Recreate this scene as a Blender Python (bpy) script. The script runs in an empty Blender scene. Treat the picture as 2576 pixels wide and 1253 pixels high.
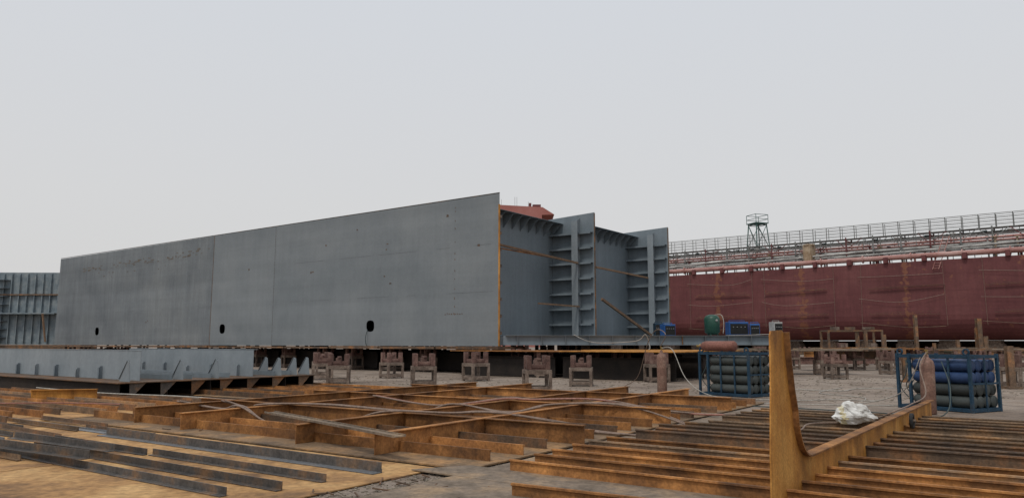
import bpy, math, random, bmesh
import mathutils
from mathutils import Vector, Matrix
random.seed(7)
sc=bpy.context.scene
col=sc.collection
R=random.uniform
# ------------------------------------------------------------------ materials
def mk(name,c1,c2,c3=None,scale=1.2,rough=.8,bump=.2,fine=25,streak=0,metal=0,rnd=.0,lo=.32,hi=.68,band=0,finev=.35):
    m=bpy.data.materials.new(name); m.use_nodes=True
    nt=m.node_tree; N=nt.nodes; L=nt.links
    b=N['Principled BSDF']; b.inputs['Roughness'].default_value=rough; b.inputs['Metallic'].default_value=metal
    b.inputs['Specular IOR Level'].default_value=.3
    g=N.new('ShaderNodeNewGeometry')
    src=g.outputs['Position']
    def noise(sc_,det=8,vec=None,ro=.62):
        n=N.new('ShaderNodeTexNoise'); n.inputs['Scale'].default_value=sc_; n.inputs['Detail'].default_value=det
        n.inputs['Roughness'].default_value=ro
        L.new(vec or src,n.inputs['Vector']); return n.outputs['Fac']
    a=noise(scale)
    r=N.new('ShaderNodeValToRGB'); e=r.color_ramp.elements
    e[0].position=lo; e[0].color=(*c1,1); e[1].position=hi; e[1].color=(*(c3 or c2),1)
    if c3:
        k=e.new((lo+hi)/2); k.color=(*c2,1)
    L.new(a,r.inputs['Fac'])
    cur=r.outputs['Color']
    def mulv(fac,lo_,hi_,cur,f0=.3,f1=.7):
        mr=N.new('ShaderNodeMapRange'); mr.inputs[1].default_value=f0; mr.inputs[2].default_value=f1
        mr.inputs[3].default_value=lo_; mr.inputs[4].default_value=hi_; L.new(fac,mr.inputs[0])
        vm=N.new('ShaderNodeVectorMath'); vm.operation='SCALE'; L.new(cur,vm.inputs[0]); L.new(mr.outputs[0],vm.inputs['Scale'])
        return vm.outputs[0]
    fn=noise(fine,5)
    cur=mulv(fn,1-finev,1+finev*.8,cur)
    def mapped(s,amt,sc_,cur):
        mp=N.new('ShaderNodeMapping'); mp.inputs['Scale'].default_value=s; L.new(src,mp.inputs['Vector'])
        return mulv(noise(sc_,6,mp.outputs['Vector']),1-amt,1+amt*.7,cur)
    if streak: cur=mapped((1.6,1.6,.12),streak,2.2,cur)
    if band: cur=mapped((.03,.03,1.1),band,.9,cur)
    if rnd:
        oi=N.new('ShaderNodeObjectInfo'); cur=mulv(oi.outputs['Random'],1-rnd,1+rnd,cur,0,1)
    L.new(cur,b.inputs['Base Color'])
    if bump:
        bp=N.new('ShaderNodeBump'); bp.inputs['Strength'].default_value=bump; bp.inputs['Distance'].default_value=.02
        L.new(fn,bp.inputs['Height']); L.new(bp.outputs['Normal'],b.inputs['Normal'])
    return m
M={}
M['rust']=mk('rust_steel',(.10,.05,.025),(.27,.12,.04),(.46,.215,.07),scale=1.6,rnd=.3,streak=.25,rough=.75)
M['rustdark']=mk('dark_rust_steel',(.075,.055,.042),(.14,.09,.058),(.29,.135,.055),scale=2.0,rnd=.3,rough=.7)
M['darkunder']=mk('shade_black_steel',(.012,.010,.009),(.028,.021,.017),scale=2.0,rough=.8)  # near-black to paint the shade under the block; other low steel shares it
M['bartan']=mk('tan_rust_bar',(.11,.08,.055),(.22,.145,.09),(.40,.21,.085),scale=1.6,rnd=.3,rough=.75,lo=.34,hi=.68)
M['rustplate']=mk('rust_plate',(.14,.08,.042),(.36,.20,.08),(.50,.31,.135),scale=1.1,rough=.85,rnd=.15,fine=12,lo=.32,hi=.66)
M['rustbright']=mk('orange_rust',(.26,.11,.025),(.44,.195,.038),(.56,.285,.07),scale=2.2,rough=.7,streak=.4,fine=40,finev=.25)
M['rustpanel']=mk('rust_panel_plate',(.10,.072,.05),(.20,.13,.075),(.36,.20,.085),scale=1.3,rough=.9,fine=14)
M['dustplate']=mk('dusty_panel_plate',(.11,.085,.062),(.19,.148,.112),(.31,.215,.13),scale=1.6,rough=.9,fine=14)
M['mill']=mk('mill_scale_steel',(.055,.052,.05),(.10,.092,.086),(.22,.13,.07),scale=2.5,rough=.5,metal=.15,rnd=.3)
M['bluesteel']=mk('blue_grey_angle',(.10,.11,.12),(.15,.157,.168),(.2,.16,.125),scale=3,rough=.5,metal=.2,rnd=.2,hi=.75)
M['primer']=mk('grey_primer',(.158,.180,.194),(.186,.207,.221),(.212,.232,.243),scale=.3,rough=.6,bump=.04,streak=.05,band=.10,fine=8,finev=.05)
M['primer2']=mk('grey_primer_dark',(.122,.138,.152),(.157,.175,.188),(.196,.212,.219),scale=.25,rough=.62,bump=.04,streak=.14,band=.15,fine=8,finev=.07)
M['primerin']=mk('grey_primer_inner',(.152,.187,.212),(.186,.22,.247),scale=.5,rough=.6,bump=.04,streak=.1,fine=8,finev=.06,rnd=.08)
M['primerlt']=mk('grey_primer_light',(.19,.222,.245),(.24,.272,.295),scale=.8,rough=.6,bump=.04,streak=.08,fine=8,finev=.08,rnd=.08)
M['primerpatch']=mk('grey_blue_old_primer',(.13,.165,.19),(.18,.22,.245),(.25,.28,.29),scale=1.6,rough=.7,bump=.05,streak=.15,fine=10,finev=.15)
M['weld']=mk('weld_seam',(.07,.055,.048),(.17,.11,.07),scale=3)
M['weld2']=mk('faint_weld',(.10,.10,.10),(.15,.15,.15),scale=3)
M['stain']=mk('faint_rust_stain',(.11,.095,.08),(.16,.14,.12),scale=3)
M['chalk']=mk('chalk_line',(.5,.5,.48),(.65,.65,.6),scale=6,bump=0)
M['black']=mk('black_gap',(.01,.01,.01),(.02,.02,.02),bump=0)
M['pink']=mk('pink_primer_pipe',(.27,.12,.11),(.40,.21,.185),(.48,.31,.28),scale=.5,rough=.6,rnd=.1)
M['redplate']=mk('red_primer_plate',(.33,.12,.10),(.42,.18,.155),scale=.3,rough=.7)
M['hullred_part']=mk('maroon_steel',(.12,.042,.043),(.17,.062,.06),scale=.6)
M['whitepipe']=mk('grey_white_pipe',(.20,.195,.185),(.36,.355,.34),(.52,.51,.48),scale=.8,rough=.6,rnd=.3)
M['rail']=mk('galvanised_rail',(.14,.145,.14),(.23,.235,.23),scale=1)
M['green']=mk('green_paint',(.04,.10,.09),(.07,.15,.135),scale=2)
M['tankgreen']=mk('dark_green_tank',(.015,.06,.045),(.03,.085,.06),scale=3,rough=.4)
M['blue']=mk('blue_frame_paint',(.009,.03,.055),(.015,.048,.085),(.06,.05,.04),scale=4,rough=.65,fine=30,hi=.8)
M['bluebox']=mk('blue_machine_paint',(.02,.08,.25),(.03,.11,.32),scale=3,rough=.45)
M['cylgrey']=mk('gas_cylinder_olive_grey',(.042,.05,.05),(.055,.062,.058),scale=10,rough=.5,rnd=.3,finev=.15)
M['cylblue']=mk('gas_cylinder_blue',(.014,.034,.09),(.024,.05,.12),scale=10,rough=.5,rnd=.25,finev=.15)
M['cylbrown']=mk('gas_cylinder_brown',(.15,.08,.06),(.21,.12,.09),(.26,.17,.13),scale=4,rough=.6)
M['cylred']=mk('gas_cylinder_redbrown',(.17,.07,.05),(.25,.11,.085),scale=4,rough=.6)
M['brass']=mk('brass_valve',(.3,.2,.07),(.4,.28,.1),scale=8,metal=.7,rough=.4)
M['standlow']=mk('stand_dusty_brown',(.09,.066,.052),(.17,.128,.102),(.26,.205,.168),scale=4,rnd=.25)
M['standtop']=mk('stand_red_primer',(.09,.05,.042),(.155,.088,.073),(.23,.155,.125),scale=4,rnd=.25)
M['hose']=mk('hose_brown',(.16,.11,.085),(.25,.18,.14),scale=4,rough=.6,bump=0)
M['hosered']=mk('hose_red',(.24,.10,.075),(.33,.165,.125),scale=4,rough=.6,bump=0)
M['hosewhite']=mk('hose_pale',(.30,.28,.25),(.42,.40,.36),scale=4,rough=.6,bump=0)
M['rope']=mk('rope_tan',(.22,.16,.13),(.32,.25,.21),scale=4,bump=0)
M['hosedark']=mk('hose_dark',(.03,.05,.05),(.06,.08,.08),scale=4,rough=.5,bump=0)
M['bag']=mk('white_woven_bag',(.50,.49,.46),(.70,.70,.68),scale=5,rough=.8,fine=60,finev=.1)
M['bagprint']=mk('bag_yellow_print',(.45,.38,.2),(.62,.58,.44),scale=9,rough=.8)
M['wood']=mk('old_timber',(.11,.065,.04),(.22,.14,.085),scale=6,rnd=.2)
M['rubber']=mk('black_rubber',(.015,.015,.017),(.03,.03,.03),scale=6)
M['grass']=mk('weeds',(.05,.10,.025),(.10,.17,.05),scale=3)
M['beige']=mk('beige_stained_box',(.25,.17,.10),(.45,.36,.26),scale=1.5,streak=.4)
M['chips']=mk('rubble_chips',(.12,.10,.08),(.25,.21,.165),(.38,.33,.25),scale=14,rnd=.2)

def ground_mat():
    m=bpy.data.materials.new('dirt_and_concrete'); m.use_nodes=True
    nt=m.node_tree;N=nt.nodes;L=nt.links;b=N['Principled BSDF'];b.inputs['Roughness'].default_value=.95
    g=N.new('ShaderNodeNewGeometry')
    def noise(s,d,r=.65):
        n=N.new('ShaderNodeTexNoise');n.inputs['Scale'].default_value=s;n.inputs['Detail'].default_value=d;n.inputs['Roughness'].default_value=r
        L.new(g.outputs['Position'],n.inputs['Vector']);return n.outputs['Fac']
    def ramp(f,st):
        r=N.new('ShaderNodeValToRGB');e=r.color_ramp.elements
        e[0].position=st[0][0];e[0].color=(*st[0][1],1);e[1].position=st[-1][0];e[1].color=(*st[-1][1],1)
        for p,c in st[1:-1]:
            k=e.new(p);k.color=(*c,1)
        L.new(f,r.inputs['Fac']);return r.outputs['Color']
    A=ramp(noise(.25,10),[(.3,(.12,.09,.07)),(.45,(.20,.155,.122)),(.57,(.27,.222,.183)),(.7,(.20,.145,.105))])
    B=ramp(noise(1.7,8),[(.3,(.45,.4,.37)),(.47,(1,1,1)),(.72,(1.2,1.16,1.1))])
    C=ramp(noise(22,6),[(.3,(.6,.6,.6)),(.55,(1,1,1)),(.75,(1.4,1.35,1.25))])
    x=N.new('ShaderNodeVectorMath');x.operation='MULTIPLY';L.new(A,x.inputs[0]);L.new(B,x.inputs[1])
    y=N.new('ShaderNodeVectorMath');y.operation='MULTIPLY';L.new(x.outputs[0],y.inputs[0]);L.new(C,y.inputs[1])
    L.new(y.outputs[0],b.inputs['Base Color'])
    bp=N.new('ShaderNodeBump');bp.inputs['Strength'].default_value=.6;bp.inputs['Distance'].default_value=.04
    L.new(noise(9,10),bp.inputs['Height']);L.new(bp.outputs['Normal'],b.inputs['Normal'])
    return m
M['ground']=ground_mat()
# ------------------------------------------------------------------ mesh builder
class MB:
    def __init__(s): s.v=[];s.f=[];s.m=[];s.s=[]
    def add(s,vs,fs,m=0,sm=False):
        o=len(s.v); s.v+= [Vector(p) for p in vs]
        for f in fs: s.f.append([i+o for i in f]); s.m.append(m); s.s.append(sm)
        return s
    def box(s,c,sz,rz=0,m=0,rot=None):
        R_=rot or Matrix.Rotation(rz,3,'Z'); hx,hy,hz=[q/2 for q in sz]; c=Vector(c)
        vs=[c+R_@Vector((x,y,z)) for x in(-hx,hx) for y in(-hy,hy) for z in(-hz,hz)]
        return s.add(vs,[(0,1,3,2),(4,6,7,5),(0,4,5,1),(2,3,7,6),(0,2,6,4),(1,5,7,3)],m)
    def ext(s,p0,p1,prof,m=0,up=(0,0,1)):
        p0=Vector(p0);p1=Vector(p1);t=(p1-p0).normalized();side=t.cross(Vector(up))
        if side.length<1e-4: side=Vector((1,0,0))
        side.normalize();u=side.cross(t)
        n=len(prof)
        vs=[p0+side*a+u*b for a,b in prof]+[p1+side*a+u*b for a,b in prof]
        fs=[tuple(range(n))[::-1],tuple(range(n,2*n))]+[(i,(i+1)%n,n+(i+1)%n,n+i) for i in range(n)]
        return s.add(vs,fs,m)
    def bar(s,p0,p1,w,h,m=0):
        return s.ext(p0,p1,[(-w/2,-h/2),(w/2,-h/2),(w/2,h/2),(-w/2,h/2)],m)
    def cyl(s,p0,p1,r,n=12,m=0,r1=None,caps=True):
        p0=Vector(p0);p1=Vector(p1);r1=r if r1 is None else r1;t=(p1-p0).normalized()
        a=t.orthogonal().normalized();b=t.cross(a)
        vs=[p0+(a*math.cos(2*math.pi*i/n)+b*math.sin(2*math.pi*i/n))*r for i in range(n)]
        vs+=[p1+(a*math.cos(2*math.pi*i/n)+b*math.sin(2*math.pi*i/n))*r1 for i in range(n)]
        s.add(vs,[(i,(i+1)%n,n+(i+1)%n,n+i) for i in range(n)],m,True)
        if caps: s.add(vs,[tuple(range(n))[::-1],tuple(range(n,2*n))],m)
        return s
    def lathe(s,p0,axis,prof,n=16,m=0):
        p0=Vector(p0);t=Vector(axis).normalized();a=t.orthogonal().normalized();b=t.cross(a)
        vs=[]
        for h,r in prof:
            vs+=[p0+t*h+(a*math.cos(2*math.pi*i/n)+b*math.sin(2*math.pi*i/n))*r for i in range(n)]
        fs=[]
        for j in range(len(prof)-1):
            fs+=[(j*n+i,j*n+(i+1)%n,(j+1)*n+(i+1)%n,(j+1)*n+i) for i in range(n)]
        return s.add(vs,fs,m,True)
    def tube(s,pts,r,n=6,m=0):
        P=[Vector(p) for p in pts];vs=[];k=len(P)
        for i,p in enumerate(P):
            t=(P[min(i+1,k-1)]-P[max(i-1,0)]).normalized();a=t.cross(Vector((0,0,1)))
            if a.length<1e-3:a=Vector((1,0,0))
            a.normalize();b=a.cross(t)
            vs+=[p+(a*math.cos(2*math.pi*j/n)+b*math.sin(2*math.pi*j/n))*r for j in range(n)]
        fs=[(i*n+j,i*n+(j+1)%n,(i+1)*n+(j+1)%n,(i+1)*n+j) for i in range(k-1) for j in range(n)]
        return s.add(vs,fs,m,True)
    def prism(s,poly,z0,z1,m=0):
        n=len(poly);vs=[(x,y,z0) for x,y in poly]+[(x,y,z1) for x,y in poly]
        return s.add(vs,[tuple(range(n))[::-1],tuple(range(n,2*n))]+[(i,(i+1)%n,n+(i+1)%n,n+i) for i in range(n)],m)
    def slab(s,pts,off,m=0):
        off=Vector(off);n=len(pts);vs=[Vector(p) for p in pts]+[Vector(p)+off for p in pts]
        return s.add(vs,[tuple(range(n))[::-1],tuple(range(n,2*n))]+[(i,(i+1)%n,n+(i+1)%n,n+i) for i in range(n)],m)
    def obj(s,name,mats,parent=None,label=None,cat=None,group=None,kind=None,local=False,bev=0):
        if not isinstance(mats,(list,tuple)): mats=[mats]
        me=bpy.data.meshes.new(name)
        if parent is not None: o=Vector((0,0,0)) if local else parent['_w']; o=Vector(o)
        elif local: o=Vector((0,0,0))
        else:
            xs=[p.x for p in s.v];ys=[p.y for p in s.v];zs=[p.z for p in s.v]
            o=Vector(((min(xs)+max(xs))/2,(min(ys)+max(ys))/2,min(zs)))
        me.from_pydata([p-o for p in s.v],[],s.f)
        for k in mats: me.materials.append(M[k] if isinstance(k,str) else k)
        me.polygons.foreach_set('material_index',s.m); me.polygons.foreach_set('use_smooth',s.s)
        b=bmesh.new();b.from_mesh(me);bmesh.ops.recalc_face_normals(b,faces=b.faces);b.to_mesh(me);b.free()
        ob=bpy.data.objects.new(name,me);col.objects.link(ob)
        if parent is not None: ob.parent=parent
        else: ob.location=o
        ob['_w']=list(o)
        if label: ob['label']=label
        if cat: ob['category']=cat
        if group: ob['group']=group
        if kind: ob['kind']=kind
        if bev:
            bm_=ob.modifiers.new('bevel','BEVEL');bm_.width=bev;bm_.segments=2;bm_.limit_method='ANGLE'
        return ob
def thing(name,loc,label,cat,group=None,rz=0):
    e=bpy.data.objects.new(name,None);e.empty_display_size=.2;col.objects.link(e)
    e.location=loc;e.rotation_euler=(0,0,rz);e['_w']=list(loc);e['label']=label;e['category']=cat
    if group:e['group']=group
    return e
def cp(src,loc,rz=0,label=None,scale=None):
    kids=[o for o in bpy.data.objects if o.parent is src]
    c=src.copy();col.objects.link(c)
    for k in kids:
        q=k.copy();q.parent=c;col.objects.link(q)
    c.location=loc;c.rotation_euler=(0,0,rz)
    if scale:c.scale=scale
    if label:c['label']=label
    return c
class Fr:
    def __init__(s,o,a,b): s.o=Vector((*o,0));s.a=Vector((*a,0)).normalized();s.b=Vector((*b,0)).normalized()
    def __call__(s,a,b,z=0): return s.o+s.a*a+s.b*b+Vector((0,0,z))
def smooth(pts,k=8):
    P=[Vector(p) for p in pts];P=[P[0]]+P+[P[-1]];out=[]
    for i in range(1,len(P)-2):
        for j in range(k):
            t=j/k;a,b,c,d=P[i-1:i+3]
            out.append(.5*((2*b)+(-a+c)*t+(2*a-5*b+4*c-d)*t*t+(-a+3*b-3*c+d)*t**3))
    out.append(P[-2]);return out
Dv=(-.806,.592);Nv=(.592,.806)
D1=(-.82,.57);N1=(.57,.82)
# ------------------------------------------------------------------ ground
g=MB();g.add([(-1500,-300,0),(1500,-300,0),(1500,3000,0),(-1500,3000,0)],[(0,1,2,3)])
g.obj('ground','ground',label='dusty brown concrete and dirt yard ground',kind='structure')
# ------------------------------------------------------------------ big grey hull block
W=Fr((-.63,36),Dv,Nv)
blk=thing('hull_block',W(20,7,1.35),'long grey primed steel ship hull block raised on supports','ship block')
def boolcut(ob,cutters):
    for c in cutters:
        md=ob.modifiers.new('b','BOOLEAN');md.object=c;md.operation='DIFFERENCE';md.solver='EXACT'
    bpy.context.view_layer.update()
    dg=bpy.context.evaluated_depsgraph_get();me=bpy.data.meshes.new_from_object(ob.evaluated_get(dg))
    ob.modifiers.clear();ob.data=me
    for c in cutters: bpy.data.objects.remove(c)
def wallplate(a0,a1,matn,holes,ztop0=8.85,ztop1=8.85,label=None):
    m=MB();m.slab([W(a0,0,1.35),W(a1,0,1.35),W(a1,0,ztop1),W(a0,0,ztop0)],W.b*.03)
    ob=m.obj('side_plate',[matn],blk,label=label)
    cs=[]
    for h in holes:
        c=MB();pts=[]
        for i in range(20):
            t=2*math.pi*i/20;ex=.32*abs(math.cos(t))**.7*(1 if math.cos(t)>0 else -1);ez=.30*abs(math.sin(t))**.7*(1 if math.sin(t)>0 else -1)
            pts.append(W(h,-.3,2.43)+W.a*ex+Vector((0,0,ez*1.05)))
        c.slab(pts,W.b*.6);co=c.obj('cutter',[],blk);cs.append(co)
    if cs: boolcut(ob,cs)
wallplate(0,17.85,'primer',[9.0],label='smooth mid-grey primed plate with oval manhole')
wallplate(17.87,24.72,'primer',[23.3])
wallplate(24.75,48.5,'primer2',[40.9],8.83,8.80,label='darker grey plate with rust stains along top')
for a,w,mt in((24.735,.06,'weld'),(17.86,.035,'weld2')):
    m=MB()
    z=1.36
    while z<8.8:
        l=R(.25,.7) if mt=='weld2' else 8
        z1=min(8.8,z+l);m.slab([W(a-w/2,-.004,z),W(a+w/2,-.004,z),W(a+w/2,-.004,z1),W(a-w/2,-.004,z1)],W.b*.004);z=z1+R(.03,.12)
    m.obj('weld_seam',mt,blk)
m=MB()
def scar(a,z,w,h,mi=0):
    m.slab([W(a,-.005,z),W(a+w,-.005,z+R(-.02,.02)),W(a+w*.9,-.005,z+h),W(a+.02,-.005,z+h*.9)],W.b*.005,mi)
for z in [8.4,8.2,7.7,7.3,6.6,6.0,5.7,5.1,4.7,4.2,3.7,3.3,2.9]:
    scar(2.82,z,.05,R(.05,.14))
for i in range(9): scar(2.3+i*.14,2.93+R(-.03,.03),.09,.05)
for a,z in((7.7,6.9),(7.8,6.6),(14.0,5.7),(14.2,5.65),(12.9,7.2),(3.3,8.0),(7.9,5.1),(7.4,4.7),(33,3.1),(33.2,3.0),(10.2,7.9),(1.2,6.3),(20.5,6.2)):
    scar(a,z,R(.08,.18),R(.06,.14))
for i in range(70):
    a=R(25.2,44);scar(a,7.95-.02*(a-25)+R(-.3,.1),R(.1,.5),R(.03,.12),1)
for i in range(10): scar(R(30,44),7.2+R(-.5,.1),R(.1,.3),R(.04,.1),1)
m.obj('weld_scar',['weld','stain'],blk)
m=MB()
for z,a0,a1 in((4.0,0.3,17.6),(6.35,.5,17),(3.9,25,44)):
    a=a0
    while a<a1:
        l=R(.6,3);m.slab([W(a,-.003,z),W(min(a+l,a1),-.003,z),W(min(a+l,a1),-.003,z+.012),W(a,-.003,z+.012)],W.b*.003);a+=l+R(.3,2.5)
m.obj('plate_line','bluesteel',blk)
m=MB();m.slab([W(-.03,-.004,1.35),W(.05,-.004,1.35),W(.05,-.004,8.3),W(-.03,-.004,8.3)],W.b*.045)
m.obj('cut_edge','rustbright',blk,label='flame-cut rusty orange plate edge')
m=MB();m.slab([W(.0,-.006,8.845),W(48.5,-.006,8.845),W(48.5,-.006,8.875),W(0,-.006,8.895)],W.b*.05)
m.obj('top_edge','mill',blk)
for z in [1.9+.82*i for i in range(8)]:
    m=MB();m.slab([W(.02,.034,z),W(.02,.26,z),W(.02,.26,z+.15),W(.02,.034,z+.02)],W.a*1.7);m.obj('stiffener','mill',blk)
for (a0,b0) in((-1.07,7.5),(-2.14,15.0)):
    m=MB();m.slab([W(a0,b0,1.86),W(48.4,b0,1.86),W(48.4,b0,8.3),W(12,b0,8.3),W(a0,b0,8.85)],W.b*.03);m.obj('inner_wall','primerin',blk)
    m=MB();m.slab([W(a0-.02,b0-.004,1.9),W(a0+.04,b0-.004,1.9),W(a0+.04,b0-.004,8.8),W(a0-.02,b0-.004,8.8)],W.b*.045);m.obj('cut_edge','rustdark',blk)
    for z in [2.55+.86*i for i in range(7)]:
        m=MB();m.slab([W(a0+.1,b0-.003,z),W(a0+4,b0-.003,z),W(a0+4,b0-.45,z),W(a0+.1,b0-.3,z)],(0,0,.015))
        m.slab([W(a0+.1,b0-.30,z-.08),W(a0+4,b0-.46,z-.08),W(a0+4,b0-.46,z+.02),W(a0+.1,b0-.30,z+.02)],W.b*-.015)
        m.obj('stiffener','primerin',blk)
    m=MB();m.slab([W(a0+.95,b0-.003,1.87),W(a0+.95,b0-.62,1.87),W(a0+.95,b0-.62,8.3),W(a0+.95,b0-.003,8.6)],W.a*.02)
    m.slab([W(a0+.75,b0-.64,1.87),W(a0+1.15,b0-.64,1.87),W(a0+1.15,b0-.64,8.35),W(a0+.75,b0-.64,8.35)],W.b*.018)
    m.obj('vertical_girder','primerlt',blk)
for a0,b0,b1 in((1.76,.04,7.49),(.69,7.54,14.99)):
    m=MB();m.slab([W(a0,b0,1.86),W(a0,b1,1.86),W(a0,b1,8.35),W(a0,b0,8.35)],W.a*.02);m.obj('bulkhead','primerin',blk)
    m=MB();m.slab([W(a0-.75,b0,8.36),W(a0+.4,b0,8.36),W(a0+.4,b1,8.36),W(a0-.75,b1,8.36)],(0,0,.02));m.obj('deck_lip','primerin',blk)
    n=10
    for i in range(n):
        b=b0+.3+(b1-b0-.5)*i/(n-1)
        m=MB();m.slab([W(a0-.003,b,8.35),W(a0-.75,b,8.35),W(a0-.003,b,7.6)],W.b*.02);m.obj('bracket','primerin',blk)
m=MB();m.slab([W(2.2,.04,8.36),W(48,.04,8.36),W(48,14.9,8.36),W(2.2,14.9,8.36)],(0,0,.02));m.obj('deck','primer',blk)  # unseen lid, added to keep the block interior dark behind the manholes
for a in(12.2,30.5,48.2):  # unseen; the end one is added to block bright sky behind a manhole
    m=MB();m.slab([W(a,.05,1.86),W(a,7.45,1.86),W(a,7.45,8.34),W(a,.05,8.34)],W.a*.02);m.obj('bulkhead','primerin',blk)
m=MB();m.slab([W(1.5,.05,1.38),W(48.4,.05,1.38),W(48.4,15.6,1.38),W(1.5,15.6,1.38)],(0,0,.46));m.obj('bottom_shell','primer2',blk)
m=MB();m.prism([(-.42,36.02),(13.6,37.2),(17.5,52),(9,58),(0.5,37.0)],1.40,1.85);m.obj('bottom_panel','primerin',blk)
m=MB();pa=Vector((-.3,35.97,0));pb=Vector((13.6,37.14,0))
for z in(1.405,1.852): m.bar(pa+Vector((0,0,z)),pb+Vector((0,0,z)),.16,.02)
m.obj('panel_flange','primer',blk)
for i in range(12):
    p=pa.lerp(pb,(i+.5)/12)+Vector((0,-.02,1.63));m=MB();m.box(p,(.02,.1,.42),.08);m.obj('stiffener','primer2' if i!=7 else 'rust',blk)
for p,q,k,w in((W(.3,.3,6.35),W(-.3,6.9,5.95),'wood',.1),(W(.4,.5,6.2),W(.1,5.5,6.1),'rust',.06),(W(0,3.4,3.55),W(-.3,7.0,3.52),'wood',.08),(W(-1,7.7,5.75),W(-1,14.3,5.6),'wood',.1),(W(-1.2,8.0,3.95),W(-1.5,13.6,1.95),'wood',.13)):
    m=MB();m.bar(p,q,w,w);m.obj('brace',k,blk)
for i in range(12):
    a0=-.5+i*4.05;m=MB();m.slab([W(a0,-.75,1.2),W(a0+3.98,-.7,1.2),W(a0+3.98,1.5,1.2),W(a0,1.5,1.2)],(0,0,R(.06,.14)))
    m.obj('bearing_plate','rustdark',None,'rusty steel bearing plate lying on stands under hull block','steel plate','bearing plates under the block')
# ------------------------------------------------------------------ stands
def make_stand():
    e=thing('support_stand',(0,0,0),'red and dusty brown steel support stand on the ground','stand','support stands in the yard')
    w=.36
    m=MB()
    for x in(-w,w):
        for y in(-w,w): m.box((x,y,.34),(.10,.10,.68))
    for z in(.12,.62):
        for s_ in(-w,w):
            m.box((0,s_,z),(2*w-.1,.09,.13));m.box((s_,0,z),(.09,2*w-.1,.13))
    m.obj('leg_frame','standlow',e,local=True,bev=.008)
    m=MB()
    for x in(-1,1):
        for y in(-1,1): m.box((x*w*.8,y*w*.8,.90),(.15,.15,.43))
    m.box((0,-w*.8,.79),(.42,.10,.10));m.box((0,w*.8,.79),(.42,.10,.10));m.box((-w*.8,0,.79),(.10,.42,.10));m.box((w*.8,0,.79),(.10,.42,.10))
    m.obj('upper_post','standtop',e,local=True,bev=.01)
    m=MB();m.box((0,0,.72),(.64,.64,.07));m.box((0,0,.86),(.2,.24,.22));m.box((.02,0,1.0),(.12,.3,.06),.2)
    m.obj('saddle','standtop',e,local=True,bev=.01)
    return e
st=make_stand();st.location=(.77,23.2,0);st.rotation_euler=(0,0,.12)
for x,y,r,s_ in((-8.71,34.3,.5,1),(-6.53,28.2,.15,1),(-5.2,32.3,.7,1),(-3.12,26.4,.2,1),(-1.45,30.0,.6,1),(2.44,26.4,-.15,1),
    (14.9,35.6,.1,1),(19.2,41.9,.3,1),(21.5,43,.5,1),(12.8,36.5,.2,1),(17.2,25.5,.4,1.0),(24.9,37.5,.4,1),(13.6,31.5,.1,.95),(-7.9,31.2,.3,1),(16.4,39,.1,1),(18.2,36,.4,1),(28,45,.4,1.1),
    (22.8,36.4,.2,1),(24.5,46,.6,1),(20.2,46.5,.2,1),(27.5,40.5,.2,1),(29.8,42,.5,1),(16.2,43.5,.1,1),(22.4,40.2,.3,1),(26.4,43.6,.1,1.05),(31,47,.2,1)):
    cp(st,(x,y,0),r,scale=(R(.88,1.05),R(.88,1.05),s_*R(.95,1.03)))
for b in(.6,4.0,7.5,11.0,14.5):
    for a in range(-2,47,3 if b<5 else 4):
        if b>4 and a>26: continue
        p=W(a+R(-.4,.4)+.8,b);cp(st,(p.x,p.y,0),R(.4,.9),scale=(R(.9,1.1),R(.9,1.1),1.10 if b<3 else 1.25),label='rusty support stand carrying the raised hull block')
for x,y in((3.5,33.5),(6.8,33.0),(9.8,36.8),(13,40),(10.5,42),(5.6,29.0),(4.6,31.5),(1.4,33.2)):
    cp(st,(x,y,0),R(0,.6),scale=(1,1,1.02),label='rusty support stand under thin steel plates')
ibeam=[(-.14,0),(.14,0),(.14,.03),(.015,.03),(.015,.93),(.14,.93),(.14,.96),(-.14,.96),(-.14,.93),(-.015,.93),(-.015,.03),(-.14,.03)]
for b in(1.3,2.6,5.6,9.2,12.6):  # girders added to fill the space under the block with darkness
    for i in range(6):
        a=-8+i*9+R(-.5,.3);m=MB();m.ext(W(a,b+R(-.2,.2),.05),W(a+8.4,b+R(-.2,.2),.05),ibeam);m.obj('shade_girder','darkunder',None,'long near-black girder added to darken the space under the hull block','beam','beams added as shade under the block')
P=Fr((6.2,28.6),Dv,Nv)
for a0,a1,b0,b1,z,mt in((0,5.2,0,3.0,1.13,'rustbright'),(5.25,11.5,.2,3.2,1.12,'rust'),(-.4,6,3.1,6.2,1.15,'rustbright')):
    m=MB();m.slab([P(a0,b0,z),P(a1,b0,z),P(a1,b1,z),P(a0,b1,z)],(0,0,.035));m.obj('steel_plate',mt,None,'thin orange rusty steel plate laid on support stands','steel plate','plates laid on stands')
for b,n in((.6,2),(3.4,2)):  # more added girders, continuing the dark band below the plates
    for i in range(n):
        m=MB();m.ext(P(i*5.6+.2,b,.03),P(i*5.6+5.4,b,.03),[(x,y*.9) for x,y in ibeam]);m.obj('shade_girder','darkunder',None,'near-black girder added to darken the space under thin plates','beam','beams added as shade under the block')
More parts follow.
